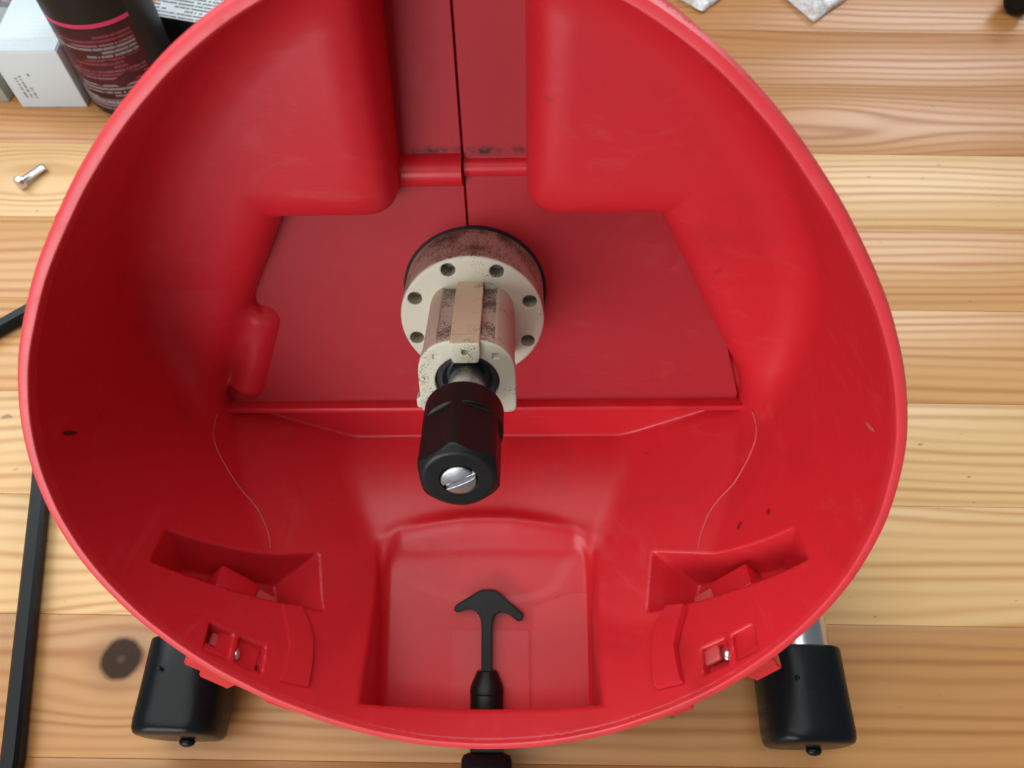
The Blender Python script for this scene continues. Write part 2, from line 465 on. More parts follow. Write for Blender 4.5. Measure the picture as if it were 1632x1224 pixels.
# side pockets sunk in the lower wall
PK_L = [(-0.1604, -0.1130, -0.0256), (-0.1005, -0.1760, -0.0575), (-0.0893, -0.1866, -0.0262), (-0.1615, -0.1145, -0.0050)]
def pocket(pts, e, depth, taper, lift=0.012):
    q = np.array(pts, float); e = np.array(e, float); e /= np.linalg.norm(e)
    c = q.mean(0)
    q1 = c + (q - c)*taper + e*depth
    q0 = q + (q - q1)*(lift/depth)
    return hull_planes(q0, q1)
PKS = [pocket(PK_L, (-0.45, -0.85, -0.1), 0.034, 0.62), pocket([mir(p) for p in PK_L], (0.45, -0.85, -0.1), 0.034, 0.62)]
# small twin holes
def quad(a, b, c, d): return [a, b, c, d]
HOLES = []
for sx in (-1, 1):
    for t0, t1 in ((0.0, 0.43), (0.53, 1.0)):
        a = np.array((0.1366, -0.1513, 0.0052)); b = np.array((0.1128, -0.1737, 0.0050))
        d = np.array((0.1360, -0.1530, 0.0196)); c = np.array((0.1118, -0.1755, 0.0194))
        q = [a + (b-a)*t0, a + (b-a)*t1, d + (c-d)*t1, d + (c-d)*t0]
        q = [(p[0]*sx, p[1], p[2]) for p in q]
        HOLES.append(pocket(q, (0.62*sx, -0.78, -0.05), 0.010, 0.85, 0.006))

def keyhole(u, v):
    # deeper pocket that holds the back plate: trapezoid + channel going up
    nx, ny = 0.881, 0.4735            # slanted sides
    sideR = (u - 0.0935)*nx + (v - 0.010)*ny
    sideL = (-u - 0.0985)*nx + (v - 0.010)*ny
    trap = np.maximum(np.maximum(sideR, sideL), v - 0.018)
    chan = np.maximum(np.abs(u + 0.0055) - 0.0305, -(v + 0.05))
    return smin(trap, chan, 0.016)
def cap_sd(u, v, w, a, b, r):
    ax, ay, az = (b[i]-a[i] for i in range(3)); L2 = ax*ax + ay*ay + az*az
    px, py, pz = u-a[0], v-a[1], w-a[2]
    t = np.clip((px*ax + py*ay + pz*az)/L2, 0, 1)
    return np.sqrt((px-ax*t)**2 + (py-ay*t)**2 + (pz-az*t)**2) - r

def cavity(u, v, w):
    dv = v/CS - CV; du = u - CU
    phi = np.arctan2(dv, du) - pi/2
    depth = -(v*SS + w*CS)
    main = np.hypot(du, dv) - (rim_r(phi) - LIP - 0.06*depth)
    wf = -0.100 + 0.20*np.maximum(v + 0.02, 0) - 0.14*np.maximum(-v - 0.02, 0)
    mass = smin(keyhole(u, v), wf - w, 0.020)
    c = smax(main, mass, 0.020)
    c = np.maximum(c, (WP - 0.004) - w + 0.28*np.minimum(v + 0.1140, 0))
    # bump on the left flank beside the plate
    bump = cap_sd(u, v, w, (-0.1215, -0.052, -0.1225), (-0.1400, -0.098, -0.1225), 0.0068)
    c = smax(c, -bump, 0.014)
    fl = u*FLN[0] + v*FLN[1] + w*FLN[2] - FLO
    # rounded ledge: the floor drops a little in front of it
    arch = np.maximum(np.abs(u) - 0.052, 0)
    drop = 0.0045/(1 + np.exp(np.clip(-(w + 0.0795 - 110.0*arch*arch)/0.0016, -40, 40)))*np.clip((0.066 - np.abs(u))/0.006, 0, 1)
    roll = 0.0048*np.exp(-((w + 0.0845 - 1.5*u*u)/0.0055)**2)*np.clip(1.25 - np.abs(u)/0.062, 0, 1)
    fl2 = fl - drop + roll - 0.40*smax(-0.103 - w, 0*w, 0.030)
    fac = smax(u*FACL[0][0] + v*FACL[0][1] + w*FACL[0][2] - FACL[1], u*FACR[0][0] + v*FACR[0][1] + w*FACR[0][2] - FACR[1], 0.004)
    low = smax(fac, fl2, 0.004)
    c = smax(c, low, 0.0012)
    # the well that runs on below the wall
    well = smax(np.abs(u + 0.0005) - (0.0635 + 0.05*(v + 0.2475)*0 + 0.10*np.maximum(v + 0.215, 0)), fl2, 0.004)
    well = smax(well, -0.0770 - w, 0.003)
    well = np.maximum(well, v + 0.150)
    well = np.maximum(well, (w - 0.0195 - 0.34*np.minimum(v + 0.2035, 0))*0.95)
    c = smin(c, well, 0.0025)
    for P in PKS: c = np.minimum(c, poly_sdf(P, u, v, w))
    for P in HOLES: c = np.minimum(c, poly_sdf(P, u, v, w, 0.0008))
    return c
def shell_sdf(u, v, w):
    c = cavity(u, v, w)
    s = np.maximum(c - 0.0050, -c)
    return np.maximum(s, v*SS + w*CS + 0.002)
#@@END_SDF
shell = sdf_obj('shell', shell_sdf, (-0.206, -0.285, -0.152), (0.206, 0.165, 0.040), 0.00130, M_RED, machine, LM)

# rim lip: swept ring
def rim_pt(phi, off, hgt):
    r = float(rim_r(np.float64(phi))) + off
    x = CU + r*cos(phi + pi/2); y = CV + r*sin(phi + pi/2)
    return Vector((x, y*CS + hgt*SS, -y*SS + hgt*CS))
prof = [(-0.0050, -0.0060), (-0.0050, -0.0002), (-0.0047, 0.0003), (-0.0044, 0.0004), (-0.0016, 0.0004), (-0.0011, 0.0002), (0.0005, -0.0024), (0.0008, -0.0034), (0.0008, -0.0105), (0.0, -0.0115), (-0.0030, -0.0110)]
bm = bmesh.new(); NR = 220; rings = []
for i in range(NR):
    ph = 2*pi*i/NR
    j = 0.00016*mnoise.noise(Vector((cos(ph)*9, sin(ph)*9, 0)))
    rings.append([bm.verts.new(rim_pt(ph, a + j, b + j)) for a, b in prof])
for i in range(NR):
    A, B = rings[i], rings[(i+1) % NR]
    for k in range(len(prof)): bm.faces.new((A[k], A[(k+1) % len(prof)], B[(k+1) % len(prof)], B[k]))
bm_obj('rim', bm, M_RIM, machine, LM, smooth=True, angle=24)

# back plate: two halves with an open seam
def plate_half(sx, w1):
    g = 0.0005
    if sx < 0: poly = [(-g-0.0030, -0.1130), (-g-0.0070, 0.125), (-0.050, 0.125), (-0.050, 0.035), (-0.108, 0.035), (-0.1500, -0.1080), (-0.1500, -0.1130)]
    else: poly = [(g-0.0030, -0.1130), (g-0.0070, 0.125), (0.042, 0.125), (0.042, 0.035), (0.105, 0.035), (0.1500, -0.1080), (0.1500, -0.1130)]
    if sx > 0: poly = poly[::-1]
    return prism_obj('back_plate', poly, WP - 0.0055, w1, M_PLATE, machine, LM, bevel=0.0003, seg=1)
plate_half(-1, WP + 0.0006); plate_half(1, WP)
# stepped roll across the channel, higher on the left half
def roll(name, x0, x1, y0, y1, hgt):
    n = 10; bm = bmesh.new(); A = []; B = []
    for i in range(n+1):
        t = i/n; y = y0 + (y1-y0)*t
        z = WP + hgt*sin(pi*min(1, t*1.02))**0.7 if 0 < t < 1 else WP - 0.001
        A.append(bm.verts.new((x0, y, z))); B.append(bm.verts.new((x1, y, z)))
    for i in range(n): bm.faces.new((A[i], A[i+1], B[i+1], B[i]))
    bm.faces.new(A); bm.faces.new(B[::-1])
    return bm_obj(name, bm, M_RED, machine, LM, smooth=True, angle=60)
roll('channel_step', -0.040, -0.0062, 0.0425, 0.0245, 0.0085)
roll('channel_step', -0.0052, 0.040, 0.0395, 0.0295, 0.0035)
# shelf ridge under the plate
o = box_obj('shelf_ridge', (0.0, -0.1135, WP + 0.001), (0.318, 0.0036, 0.012), M_RED, machine, bevel=0.0008)
o.matrix_local = LM @ Matrix.Translation((0, -0.1135, WP + 0.001))

# ------------------------------------------------------------------ spindle
AX, AY = -0.0029, -0.0348
SM = LM @ Matrix.Translation((AX, AY, 0))
def flange_sdf(u, v, w):
    r = np.hypot(u, v)
    d = smax(r - 0.0368, np.abs(w + 0.110) - 0.017, 0.002)
    for k in range(8):
        a = pi/2 + radians(20) + k*pi/4
        d = np.maximum(d, -np.maximum(np.hypot(u - 0.0312*cos(a), v - 0.0312*sin(a)) - 0.0036, -(w + 0.102)))
    return d
sdf_obj('flange', flange_sdf, (-0.039, -0.039, -0.130), (0.039, 0.039, -0.090), 0.0006, M_CREAM, machine, SM)
# dark clearance ring where the flange enters the plate
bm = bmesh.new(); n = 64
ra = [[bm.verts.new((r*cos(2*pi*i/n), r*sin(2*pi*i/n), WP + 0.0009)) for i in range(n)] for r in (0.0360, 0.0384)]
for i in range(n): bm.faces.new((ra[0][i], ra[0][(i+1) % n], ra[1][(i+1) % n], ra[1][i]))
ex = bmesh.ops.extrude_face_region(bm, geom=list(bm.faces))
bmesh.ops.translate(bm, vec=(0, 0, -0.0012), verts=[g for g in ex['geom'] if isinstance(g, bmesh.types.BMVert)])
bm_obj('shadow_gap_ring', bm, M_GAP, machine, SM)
def body_sdf(u, v, w):
    vp = np.maximum(v, 0)
    arch = smax((np.abs(u)**3 + vp**3)**(1/3) - 0.0215, -(v + 0.021), 0.004)
    # grooves each side of the top rib
    groove = np.maximum(np.abs(np.abs(u) - 0.0100) - 0.0032, 0.0185 - v)
    groove = np.maximum(groove, -v)
    d = smax(arch, -groove, 0.0012)
    rib = np.maximum(np.abs(u) - 0.0066, np.maximum(v - 0.0225, -v + 0.010))
    d = smin(d, rib, 0.001)
    d = smax(d, np.abs(w + 0.072) - 0.027, 0.001)
    # front plate with ears
    fp = smax((np.abs(u)**2.6 + np.maximum(v, 0)**2.6)**(1/2.6) - 0.0226, -(v + 0.0195), 0.004)
    ear = smax(np.abs(u + 0.020) - 0.0045, np.abs(v + 0.0135) - 0.0030, 0.0015)
    fp = smin(fp, ear, 0.001)
    fp = smax(fp, np.abs(w + 0.0455) - 0.0030, 0.0012)
    tabf = smax(np.abs(u) - (0.0068 - 0.25*np.maximum(0.016 - v, 0)), np.maximum(v - 0.0228, 0.0118 - v), 0.0012)
    tabf = smax(tabf, np.abs(w + 0.0435) - 0.0040, 0.001)
    fp = np.minimum(fp, tabf)
    fp = np.maximum(fp, -np.maximum(np.hypot(u, v - 0.0178) - 0.0016, -(w + 0.042)))
    for sx in (-1, 1):
        fp = np.maximum(fp, -np.maximum(np.maximum(np.abs(u - sx*0.0135) - 0.0014, np.abs(v - 0.0135) - 0.0014), -(w + 0.0432)))
    d = np.minimum(d, fp)
    bore = np.hypot(u, v + 0.001) - 0.0150
    bore = np.maximum(bore, -(v - 0.0150)*0 - 1)
    d2 = np.maximum(d, -np.maximum(bore, -(w + 0.060)))
    # the top tab keeps standing over the bore
    return np.minimum(d2, np.maximum(tabf, np.hypot(u, v - 0.0178)*-1 + 0.0016))
sdf_obj('spindle_body', body_sdf, (-0.027, -0.025, -0.100), (0.0235, 0.0245, -0.0375), 0.00045, M_CREAM_BODY, machine, SM)
lathe_obj('bearing_seal', [(0.0149, -0.058), (0.0149, -0.0455), (0.0142, -0.0450), (0.0118, -0.0450), (0.0112, -0.0462), (0.0098, -0.0480), (0.0080, -0.0480)], M_BEARING, machine, SM @ Matrix.Translation((0, -0.001, 0)))
lathe_obj('shaft', [(0.0087, -0.055), (0.0087, -0.020), (0.0093, -0.0195), (0.0093, -0.0150)], M_STEEL, machine, SM)
def nut_sdf(u, v, w):
    r = np.hypot(u, v)
    d = smax(r - 0.0174, -(w + 0.0200), 0.0008)
    cut = None
    for k in range(6):
        a = radians(95) + pi/6 + k*pi/3
        pl = 0.01575 - (u*cos(a) + v*sin(a))       # <0 beyond the flat
        c = smax(pl, -(w + 0.0065), 0.0010)
        cut = c if cut is None else np.minimum(cut, c)
    d = np.maximum(d, -cut)
    cone = (r - 0.0133)*0.62 + (w - 0.0225)*0.785
    d = smax(d, cone, 0.0005)
    d = smax(d, w - 0.0218, 0.0006)
    d = np.maximum(d, -np.maximum(r - 0.0076, -(w - 0.0180)))
    return d
nut = sdf_obj('collet_nut', nut_sdf, (-0.0185, -0.0185, -0.0240), (0.0185, 0.0185, 0.0235), 0.0004, M_BLACKNUT, machine, SM)
def screw_sdf(u, v, w):
    r = np.hypot(u, v)
    d = smax(r - 0.0071, w - (0.0234 - r*r*14), 0.0006)
    d = np.maximum(d, -(w - 0.0150))
    a = radians(28)
    x = -u*sin(a) + v*cos(a) + 0.0003
    return np.maximum(d, -np.maximum(np.abs(x) - 0.00115, -(w - 0.0205)))
sc = sdf_obj('slotted_screw', screw_sdf, (-0.0086, -0.0086, 0.0140), (0.0086, 0.0086, 0.0246), 0.0003, M_DULLSTEEL, nut, Matrix())

# ------------------------------------------------------------------ small parts of the housing
def wall_strip(name, L, R, mat, lift=0.0014, sink=0.003):
    bm = bmesh.new(); top = []; bot = []
    for a, b in zip(L, R):
        row_t = []; row_b = []
        for p in (a, b):
            n = Vector((-(p[0]-CU), -(p[1]-CV), 0)).normalized()
            row_t.append(bm.verts.new(Vector(p) + n*lift)); row_b.append(bm.verts.new(Vector(p) - n*sink))
        top.append(row_t); bot.append(row_b)
    n = len(L)
    for i in range(n-1):
        bm.faces.new((top[i][0], top[i][1], top[i+1][1], top[i+1][0]))
        bm.faces.new((bot[i][0], bot[i+1][0], bot[i+1][1], bot[i][1]))
        for k in (0, 1): bm.faces.new((top[i][k], top[i+1][k], bot[i+1][k], bot[i][k]))
    for i in (0, n-1): bm.faces.new((top[i][0], top[i][1], bot[i][1], bot[i][0]))
    return bm_obj(name, bm, mat, machine, LM, smooth=True, angle=25)
TL_ = [(-0.1101, -0.1725, -0.0199), (-0.1056, -0.1769, -0.009), (-0.1024, -0.1796, 0.0008), (-0.1024, -0.1804, 0.0115), (-0.103, -0.1807, 0.0203)]
TR_ = [(-0.1016, -0.1788, -0.0233), (-0.0963, -0.1827, -0.015), (-0.093, -0.1855, -0.007), (-0.091, -0.1874, 0.0071), (-0.0907, -0.1887, 0.019)]
wall_strip('clip_tab', TL_, TR_, M_RED)
wall_strip('clip_tab', [mir(p) for p in TL_], [mir(p) for p in TR_], M_RED)
M_PALE = simple('scuffed_red_plastic', (0.62, 0.10, 0.10), 0.45, bump=0)
M_SCUFF = simple('gouged_red_plastic', (0.10, 0.008, 0.01), 0.5, bump=0)
CR = [(-0.1575, -0.109, -0.1077), (-0.1561, -0.1134, -0.096), (-0.1525, -0.1206, -0.0878), (-0.1422, -0.1359, -0.0777), (-0.1319, -0.1486, -0.0698), (-0.1243, -0.1573, -0.0584), (-0.1214, -0.161, -0.0499)]
def crom(pts, n=6):
    P = [Vector(p) for p in pts]; out = []
    for i in range(len(P)-1):
        p0, p1, p2, p3 = P[max(i-1, 0)], P[i], P[i+1], P[min(i+2, len(P)-1)]
        for k in range(n):
            t = k/n
            out.append(0.5*((2*p1) + (p2-p0)*t + (2*p0-5*p1+4*p2-p3)*t*t + (3*p1-p0-3*p2+p3)*t**3))
    out.append(P[-1]); return out
def onto_surface(p, fn=cavity, off=0.0002):
    p = np.array(p, float)
    for _ in range(8):
        f = float(fn(*p)); e = 2e-4
        g = np.array([float(fn(*(p + d)) - fn(*(p - d))) for d in np.eye(3)*e])/(2*e)
        p = p - g*(f + off)/max(g @ g, 0.2)
    return Vector(p)
circ = lambda r, n=8: [(r*cos(2*pi*i/n), r*sin(2*pi*i/n)) for i in range(n)]
for pts in (CR, [mir(p) for p in CR]):
    sweep_obj('mould_line', [onto_surface(p) for p in crom(pts)], circ(0.00050, 6), M_PALE, machine, mw=LM)

def blob(name, c, s, rot, mat, parent=machine, mw=LM):
    bm = bmesh.new(); bmesh.ops.create_uvsphere(bm, u_segments=16, v_segments=8, radius=1.0)
    o = bm_obj(name, bm, mat, parent, None, smooth=True, angle=80)
    o.matrix_local = mw @ Matrix.Translation(c) @ rot.to_4x4() @ Matrix.Diagonal((*s, 1))
    return o
def nick(c, s, ang, mat, name='nick'):
    p = onto_surface(c)
    n = Vector((-(p.x-CU), -(p.y-CV), 0)).normalized(); t = Vector((0, 0, 1)); b = n.cross(t)
    R = Matrix((( b.x, t.x, n.x), (b.y, t.y, n.y), (b.z, t.z, n.z))) @ Matrix.Rotation(ang, 3, 'Z')
    return blob(name, p, s, R, mat)
nick((-0.1782, -0.0431, -0.0168), (0.0010, 0.0058, 0.0003), 0.7, M_SCUFF)
nick((0.1735, -0.0424, -0.0172), (0.0012, 0.0050, 0.0004), -0.3, M_PALE)
M_SMUDGE = simple('smudged_red_plastic', (0.28, 0.010, 0.014), 0.5, bump=0)
nick((0.150, -0.125, -0.045), (0.0013, 0.0018, 0.0002), 0.2, M_SMUDGE)
nick((0.137, -0.140, -0.050), (0.0012, 0.0026, 0.0002), 0.9, M_SMUDGE)

# blocks and screws inside pockets and holes
for sx in (-1, 1):
    R = Matrix.Rotation(sx*radians(46), 3, 'Z')
    c = Vector((sx*0.1400, -0.1690, -0.0270))
    o = box_obj('pocket_block', c, (0.024, 0.016, 0.014), M_RED, machine, R, 0.001, LM)
    o = box_obj('pocket_clip', Vector((sx*0.1245, -0.1800, -0.0290)), (0.013, 0.006, 0.007), M_PALE, machine, Matrix.Rotation(sx*radians(46), 3, 'Z'), 0.0008, LM)
    o = blob('hole_screw', Vector((sx*0.1250, -0.1675, 0.0135)), (0.0024, 0.0024, 0.0036), Matrix.Rotation(0.3, 3, 'X'), M_STEEL)
    o = box_obj('hole_pad', Vector((sx*0.1200, -0.1765, 0.0090)), (0.010, 0.003, 0.008), M_PALE, machine, Matrix.Rotation(sx*radians(48), 3, 'Z'), 0.0008, LM)
    o = box_obj('hole_pad', Vector((sx*0.1350, -0.1640, 0.0090)), (0.009, 0.003, 0.007), M_PALE, machine, Matrix.Rotation(sx*radians(48), 3, 'Z'), 0.0008, LM)

# lugs under the rim
def lug(phi, wid, out, dep, back):
    p = rim_pt(phi, out*0.5 - 0.001, -back)
    a = phi + pi/2
    rad = Vector((cos(a), sin(a), 0)); tn = Vector((-sin(a), cos(a), 0)); ax = Vector((0, 0, 1))
    R = Matrix(((tn.x, rad.x, ax.x), (tn.y, rad.y, ax.y), (tn.z, rad.z, ax.z)))
    poly = [(-wid/2, -out*0.7), (-wid*0.36, out*0.5), (wid*0.36, out*0.5), (wid/2, -out*0.7)]
    return prism_obj('rim_lug', poly, -dep/2, dep/2, M_RED, machine, LM @ Matrix.Translation(p) @ R.to_4x4(), 0.0008)
lug(-3.92, 0.024, 0.016, 0.018, 0.016); lug(-2.30, 0.022, 0.016, 0.018, 0.016)
lug(-3.74, 0.020, 0.010, 0.016, 0.014); lug(-2.555, 0.020, 0.010, 0.016, 0.014)

# raised pads on the well floor
FN = Vector((0, 0.7603, 0.6496)); FE = Vector((0, -0.6496, 0.7603))
FP0 = Vector((0, -0.2197, -0.0386)) - FN*0.0045
FM = Matrix(((1, 0, 0, FP0.x), (0, FE.y, FN.y, FP0.y), (0, FE.z, FN.z, FP0.z), (0, 0, 0, 1)))
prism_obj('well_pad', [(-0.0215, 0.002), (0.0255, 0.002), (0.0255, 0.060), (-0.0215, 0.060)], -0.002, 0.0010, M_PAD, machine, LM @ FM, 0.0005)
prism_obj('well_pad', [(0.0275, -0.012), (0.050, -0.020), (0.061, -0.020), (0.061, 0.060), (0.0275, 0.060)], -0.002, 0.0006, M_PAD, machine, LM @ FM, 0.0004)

# skids with rubber caps
def cap_section(r, ph=0.0):
    out = []
    for i in range(40):
        a = 2*pi*i/40
        e = (abs(cos(a))**3.0 + abs(sin(a))**3.0)**(-1/3.0)
        out.append((r*e*cos(a), r*e*sin(a)))
    return out
for xs in (-0.203, 0.187):
    P = [Vector((xs, y, 0.0255)) for y in (0.095, 0.25, 0.46)]
    sweep_obj('skid_tube', P, circ(0.0232, 32), M_STEEL, machine, mw=MI)
    capo = None
    bm = bmesh.new(); rings = []
    for y, k in ((0.108, 0.9), (0.108, 0.985), (0.1065, 1.0), (0.085, 1.0), (0.060, 1.015), (0.0555, 1.0), (0.0530, 0.95), (0.0520, 0.86), (0.0516, 0.5)):
        rings.append([bm.verts.new((xs + a*k, y - 0.15, 0.0268 + b*k)) for a, b in cap_section(0.0262)])
    for A, B in zip(rings, rings[1:]):
        for i in range(40): bm.faces.new((A[i], A[(i+1) % 40], B[(i+1) % 40], B[i]))
    bm.faces.new(rings[0][::-1]); bm.faces.new(rings[-1])
    capo = bm_obj('rubber_cap', bm, M_RUBBER, machine, None, smooth=True, angle=50)
    blob('moulding_pip', Vector((xs + 0.004, 0.0500, 0.022)), (0.005, 0.003, 0.004), Matrix.Identity(3), M_RUBBER, capo, MI)
    blob('moulding_pip', Vector((xs - 0.010, 0.088, 0.0545)), (0.0014, 0.0014, 0.0010), Matrix.Identity(3), M_RUBBER, capo, MI)
    sg = -1 if xs < 0 else 1
    for wl in (-0.060, -0.105):
        e_ = HM @ Vector((sg*0.1325, -0.1765, wl))
        sweep_obj('bracket', [Vector((xs, e_.y, 0.044)), Vector((xs*0.93, e_.y, 0.075)), e_],
                  [(-0.010, -0.003), (0.010, -0.003), (0.010, 0.003), (-0.010, 0.003)], M_BAR, machine, mw=MI)
# front foot below the rim
o = box_obj('front_foot', Vector((-0.0118, 0.029, 0.026)), (0.030, 0.030, 0.052), M_RUBBER, machine, None, 0.004, MI)
sweep_obj('front_foot_strut', [Vector((-0.0118, 0.036, 0.040)), Vector((-0.0118, 0.075, 0.048)), Vector((-0.0118, 0.11, 0.058))], [(-0.010, -0.004), (0.010, -0.004), (0.010, 0.004), (-0.010, 0.004)], M_RUBBER, machine, mw=MI)

# ------------------------------------------------------------------ black T-shaped pull lying in the well
th = empty('t_handle_pull'); TW = HM @ FM @ Matrix.Translation((0, 0, 0.0060))
th.matrix_world = TW
tag(th, 'black plastic T-shaped pull with ferrule lying in the red well', 'handle')
poly = [(-0.0040, -0.0222), (0.0050, -0.0222), (0.0085, -0.0195), (0.0222, -0.0078), (0.0222, -0.0060), (0.0206, -0.0036), (0.0190, -0.0036), (0.0132, -0.0078), (0.0085, -0.0092), (0.0052, -0.0078), (0.0036, -0.0042),
        (0.0033, 0.0000), (0.0032, 0.030), (-0.0032, 0.030), (-0.0032, 0.0000), (-0.0036, -0.0050), (-0.0055, -0.0088), (-0.0090, -0.0108), (-0.0135, -0.0105), (-0.0172, -0.0088), (-0.0190, -0.0090), (-0.0200, -0.0118), (-0.0190, -0.0132), (-0.0075, -0.0200)]
prism_obj('handle_bar', poly, -0.0034, 0.0034, M_BLACKPL, th, Matrix(), 0.0013, 3)
FR = Matrix.Rotation(radians(-90), 4, 'X')
lathe_obj('ferrule', [(0.0030, 0.0240), (0.0058, 0.0245), (0.0066, 0.0262), (0.0092, 0.0320), (0.0099, 0.0350), (0.0099, 0.0366), (0.0095, 0.0372), (0.0097, 0.0380), (0.0097, 0.0500), (0.0080, 0.0510)], M_BLACKPL, th, FR, 32)

# ------------------------------------------------------------------ black bent bar beside the machine
bar = [(-0.392, 0.392), (-0.3510, 0.2197), (-0.3310, 0.1249), (-0.3130, 0.040), (-0.3120, 0.032), (-0.3145, 0.026), (-0.322, 0.022), (-0.41, 0.014), (-0.50, 0.010), (-0.512, 0.016), (-0.516, 0.030), (-0.520, 0.275), (-0.515, 0.290), (-0.506, 0.300), (-0.41, 0.386), (-0.400, 0.394)]
sec = [(-0.0058, -0.0036), (-0.0036, -0.0058), (0.0036, -0.0058), (0.0058, -0.0036), (0.0058, 0.0036), (0.0036, 0.0058), (-0.0036, 0.0058), (-0.0058, 0.0036)]
o = sweep_obj('bar_frame', [Vector((x, y, 0.0062)) for x, y in bar], sec, M_BAR, closed=True)
tag(o, 'thin black bent metal bar frame lying left of the red housing', 'bar')

# ------------------------------------------------------------------ loose bolt
bolt = empty('bolt', (-0.4676, 0.5317, 0.0)); tag(bolt, 'short shiny steel bolt lying loose on the light plank', 'bolt')
ang = atan2(0.0239, 0.0146)
BMx = Matrix.Translation((0, 0, 0.0062)) @ Matrix.Rotation(ang, 4, 'Z') @ Matrix.Rotation(radians(4.5), 4, 'Y') @ Matrix.Rotation(radians(90), 4, 'Y')
lathe_obj('bolt_head', [(0.0030, -0.0030), (0.0056, -0.0024), (0.0064, -0.0005), (0.0064, 0.0018), (0.0060, 0.0022), (0.0030, 0.0022)], M_STEEL, bolt, BMx, 32)
pr = [(0.0034, 0.0020)]
z = 0.004
while z < 0.027:
    pr += [(0.0037, z), (0.0032, z + 0.0005)]; z += 0.001
pr += [(0.0030, 0.0280), (0.0022, 0.0285)]
lathe_obj('bolt_shank', pr, M_STEEL, bolt, BMx, 24)

# ------------------------------------------------------------------ packaging at the back of the table
def print_mask(m, a, b, rows, seed, thr=0.47, dens=9.0, fill=0.5):
    """rows of small unreadable print: a runs along the line, b across it (metres)"""
    rb = m.math('MULTIPLY', b, rows); fr = m.math('FRACT', rb); ri = m.math('FLOOR', rb)
    row = m.math('MULTIPLY', m.math('GREATER_THAN', fr, 0.5 - fill/2), m.math('LESS_THAN', fr, 0.5 + fill/2))
    wn = m.noise(m.comb(m.math('MULTIPLY', a, dens*60), m.math('ADD', m.math('MULTIPLY', ri, 7.31), seed), seed), 1.0, 1, 0.4)
    ln = m.noise(m.comb(m.math('MULTIPLY', a, 14.0), m.math('ADD', m.math('MULTIPLY', ri, 0.37), seed*3.1), 2.0), 1.0, 1, 0.4)
    ok = m.math('MULTIPLY', m.math('GREATER_THAN', wn, thr), m.math('GREATER_THAN', ln, 0.42))
    return m.math('MULTIPLY', row, ok)
def within(m, x, lo, hi):
    return m.math('MULTIPLY', m.math('GREATER_THAN', x, lo), m.math('LESS_THAN', x, hi))

def carton_mat(name, base, ink, top_ink):
    m = NT(name); co = m.coords('Object'); x, y, z = m.sep(co)
    geo = m.n('ShaderNodeNewGeometry'); vt = m.n('ShaderNodeVectorTransform'); vt.vector_type = 'NORMAL'; vt.convert_from = 'WORLD'; vt.convert_to = 'OBJECT'
    m.l(geo.outputs['True Normal'], vt.inputs[0]); nx, ny, nz = m.sep(vt.outputs[0])
    top = m.math('GREATER_THAN', nz, 0.6); front = m.math('LESS_THAN', ny, -0.6)
    c = m.mix(m.math('MULTIPLY', m.noise(co, 60, 3), 0.10), base, tuple(v*0.8 for v in base))
    t1 = m.math('MULTIPLY', print_mask(m, x, y, 170, 3.0), top)
    c = m.mix(m.math('MULTIPLY', t1, top_ink), c, ink)
    t2 = m.math('MULTIPLY', m.math('MULTIPLY', print_mask(m, z, x, 210, 8.0, 0.44), within(m, x, -0.024, -0.004)), m.math('MULTIPLY', front, within(m, z, 0.012, 0.042)))
    c = m.mix(m.math('MULTIPLY', t2, 0.75), c, ink)
    m.set(col=c, rough=0.45); return m.m
M_CARTON = carton_mat('white_carton', (0.58, 0.66, 0.69), (0.10, 0.10, 0.11), 0.06)
M_GREYCARTON = simple('grey_green_carton', (0.34, 0.37, 0.33), 0.5, bump=0.02)

def carton(name, x0, x1, y0, y1, h, mat, rz, label, flap=True):
    c = ((x0+x1)/2, y0)
    e = empty(name, (c[0], c[1], 0)); e.rotation_euler = (0, 0, rz)
    w, d = x1-x0, y1-y0
    bm = bmesh.new(); box_bm(bm, Vector((0, d/2, h/2)), (w, d, h), None, 0.0012)
    bm_obj('carton_body', bm, mat, e, None, smooth=True, angle=50)
    if flap:
        bm = bmesh.new(); box_bm(bm, Vector((0, 0.010, h + 0.0004)), (w*0.96, 0.019, 0.0006), None, 0.0002, 1)
        bm_obj('tuck_flap', bm, mat, e, None, smooth=False)
    tag(e, label, 'box'); return e
carton('white_carton', -0.5035, -0.4375, 0.642, 0.78, 0.066, M_CARTON, radians(1.5), 'small white carton with fine print beside the dark bottle')
carton('grey_carton', -0.640, -0.519, 0.655, 0.74, 0.048, M_GREYCARTON, radians(-6), 'grey green carton at the left edge, only its corner showing')
# printed carton in the corner
def corner_mat():
    m = NT('printed_red_blue_carton'); co = m.coords('Object'); x, y, z = m.sep(co)
    v = m.noise(co, 70, 2, 0.5, 1.0)
    c = m.ramp(v, [(0.40, (0.75, 0.78, 0.82)), (0.50, (0.55, 0.62, 0.75)), (0.56, (0.75, 0.30, 0.30)), (0.66, (0.75, 0.76, 0.80))], 'CONSTANT')
    m.set(col=c, rough=0.4); return m.m
carton('printed_carton', -0.640, -0.5150, 0.752, 0.84, 0.058, corner_mat(), radians(4), 'red and blue printed carton in the top left corner', False)

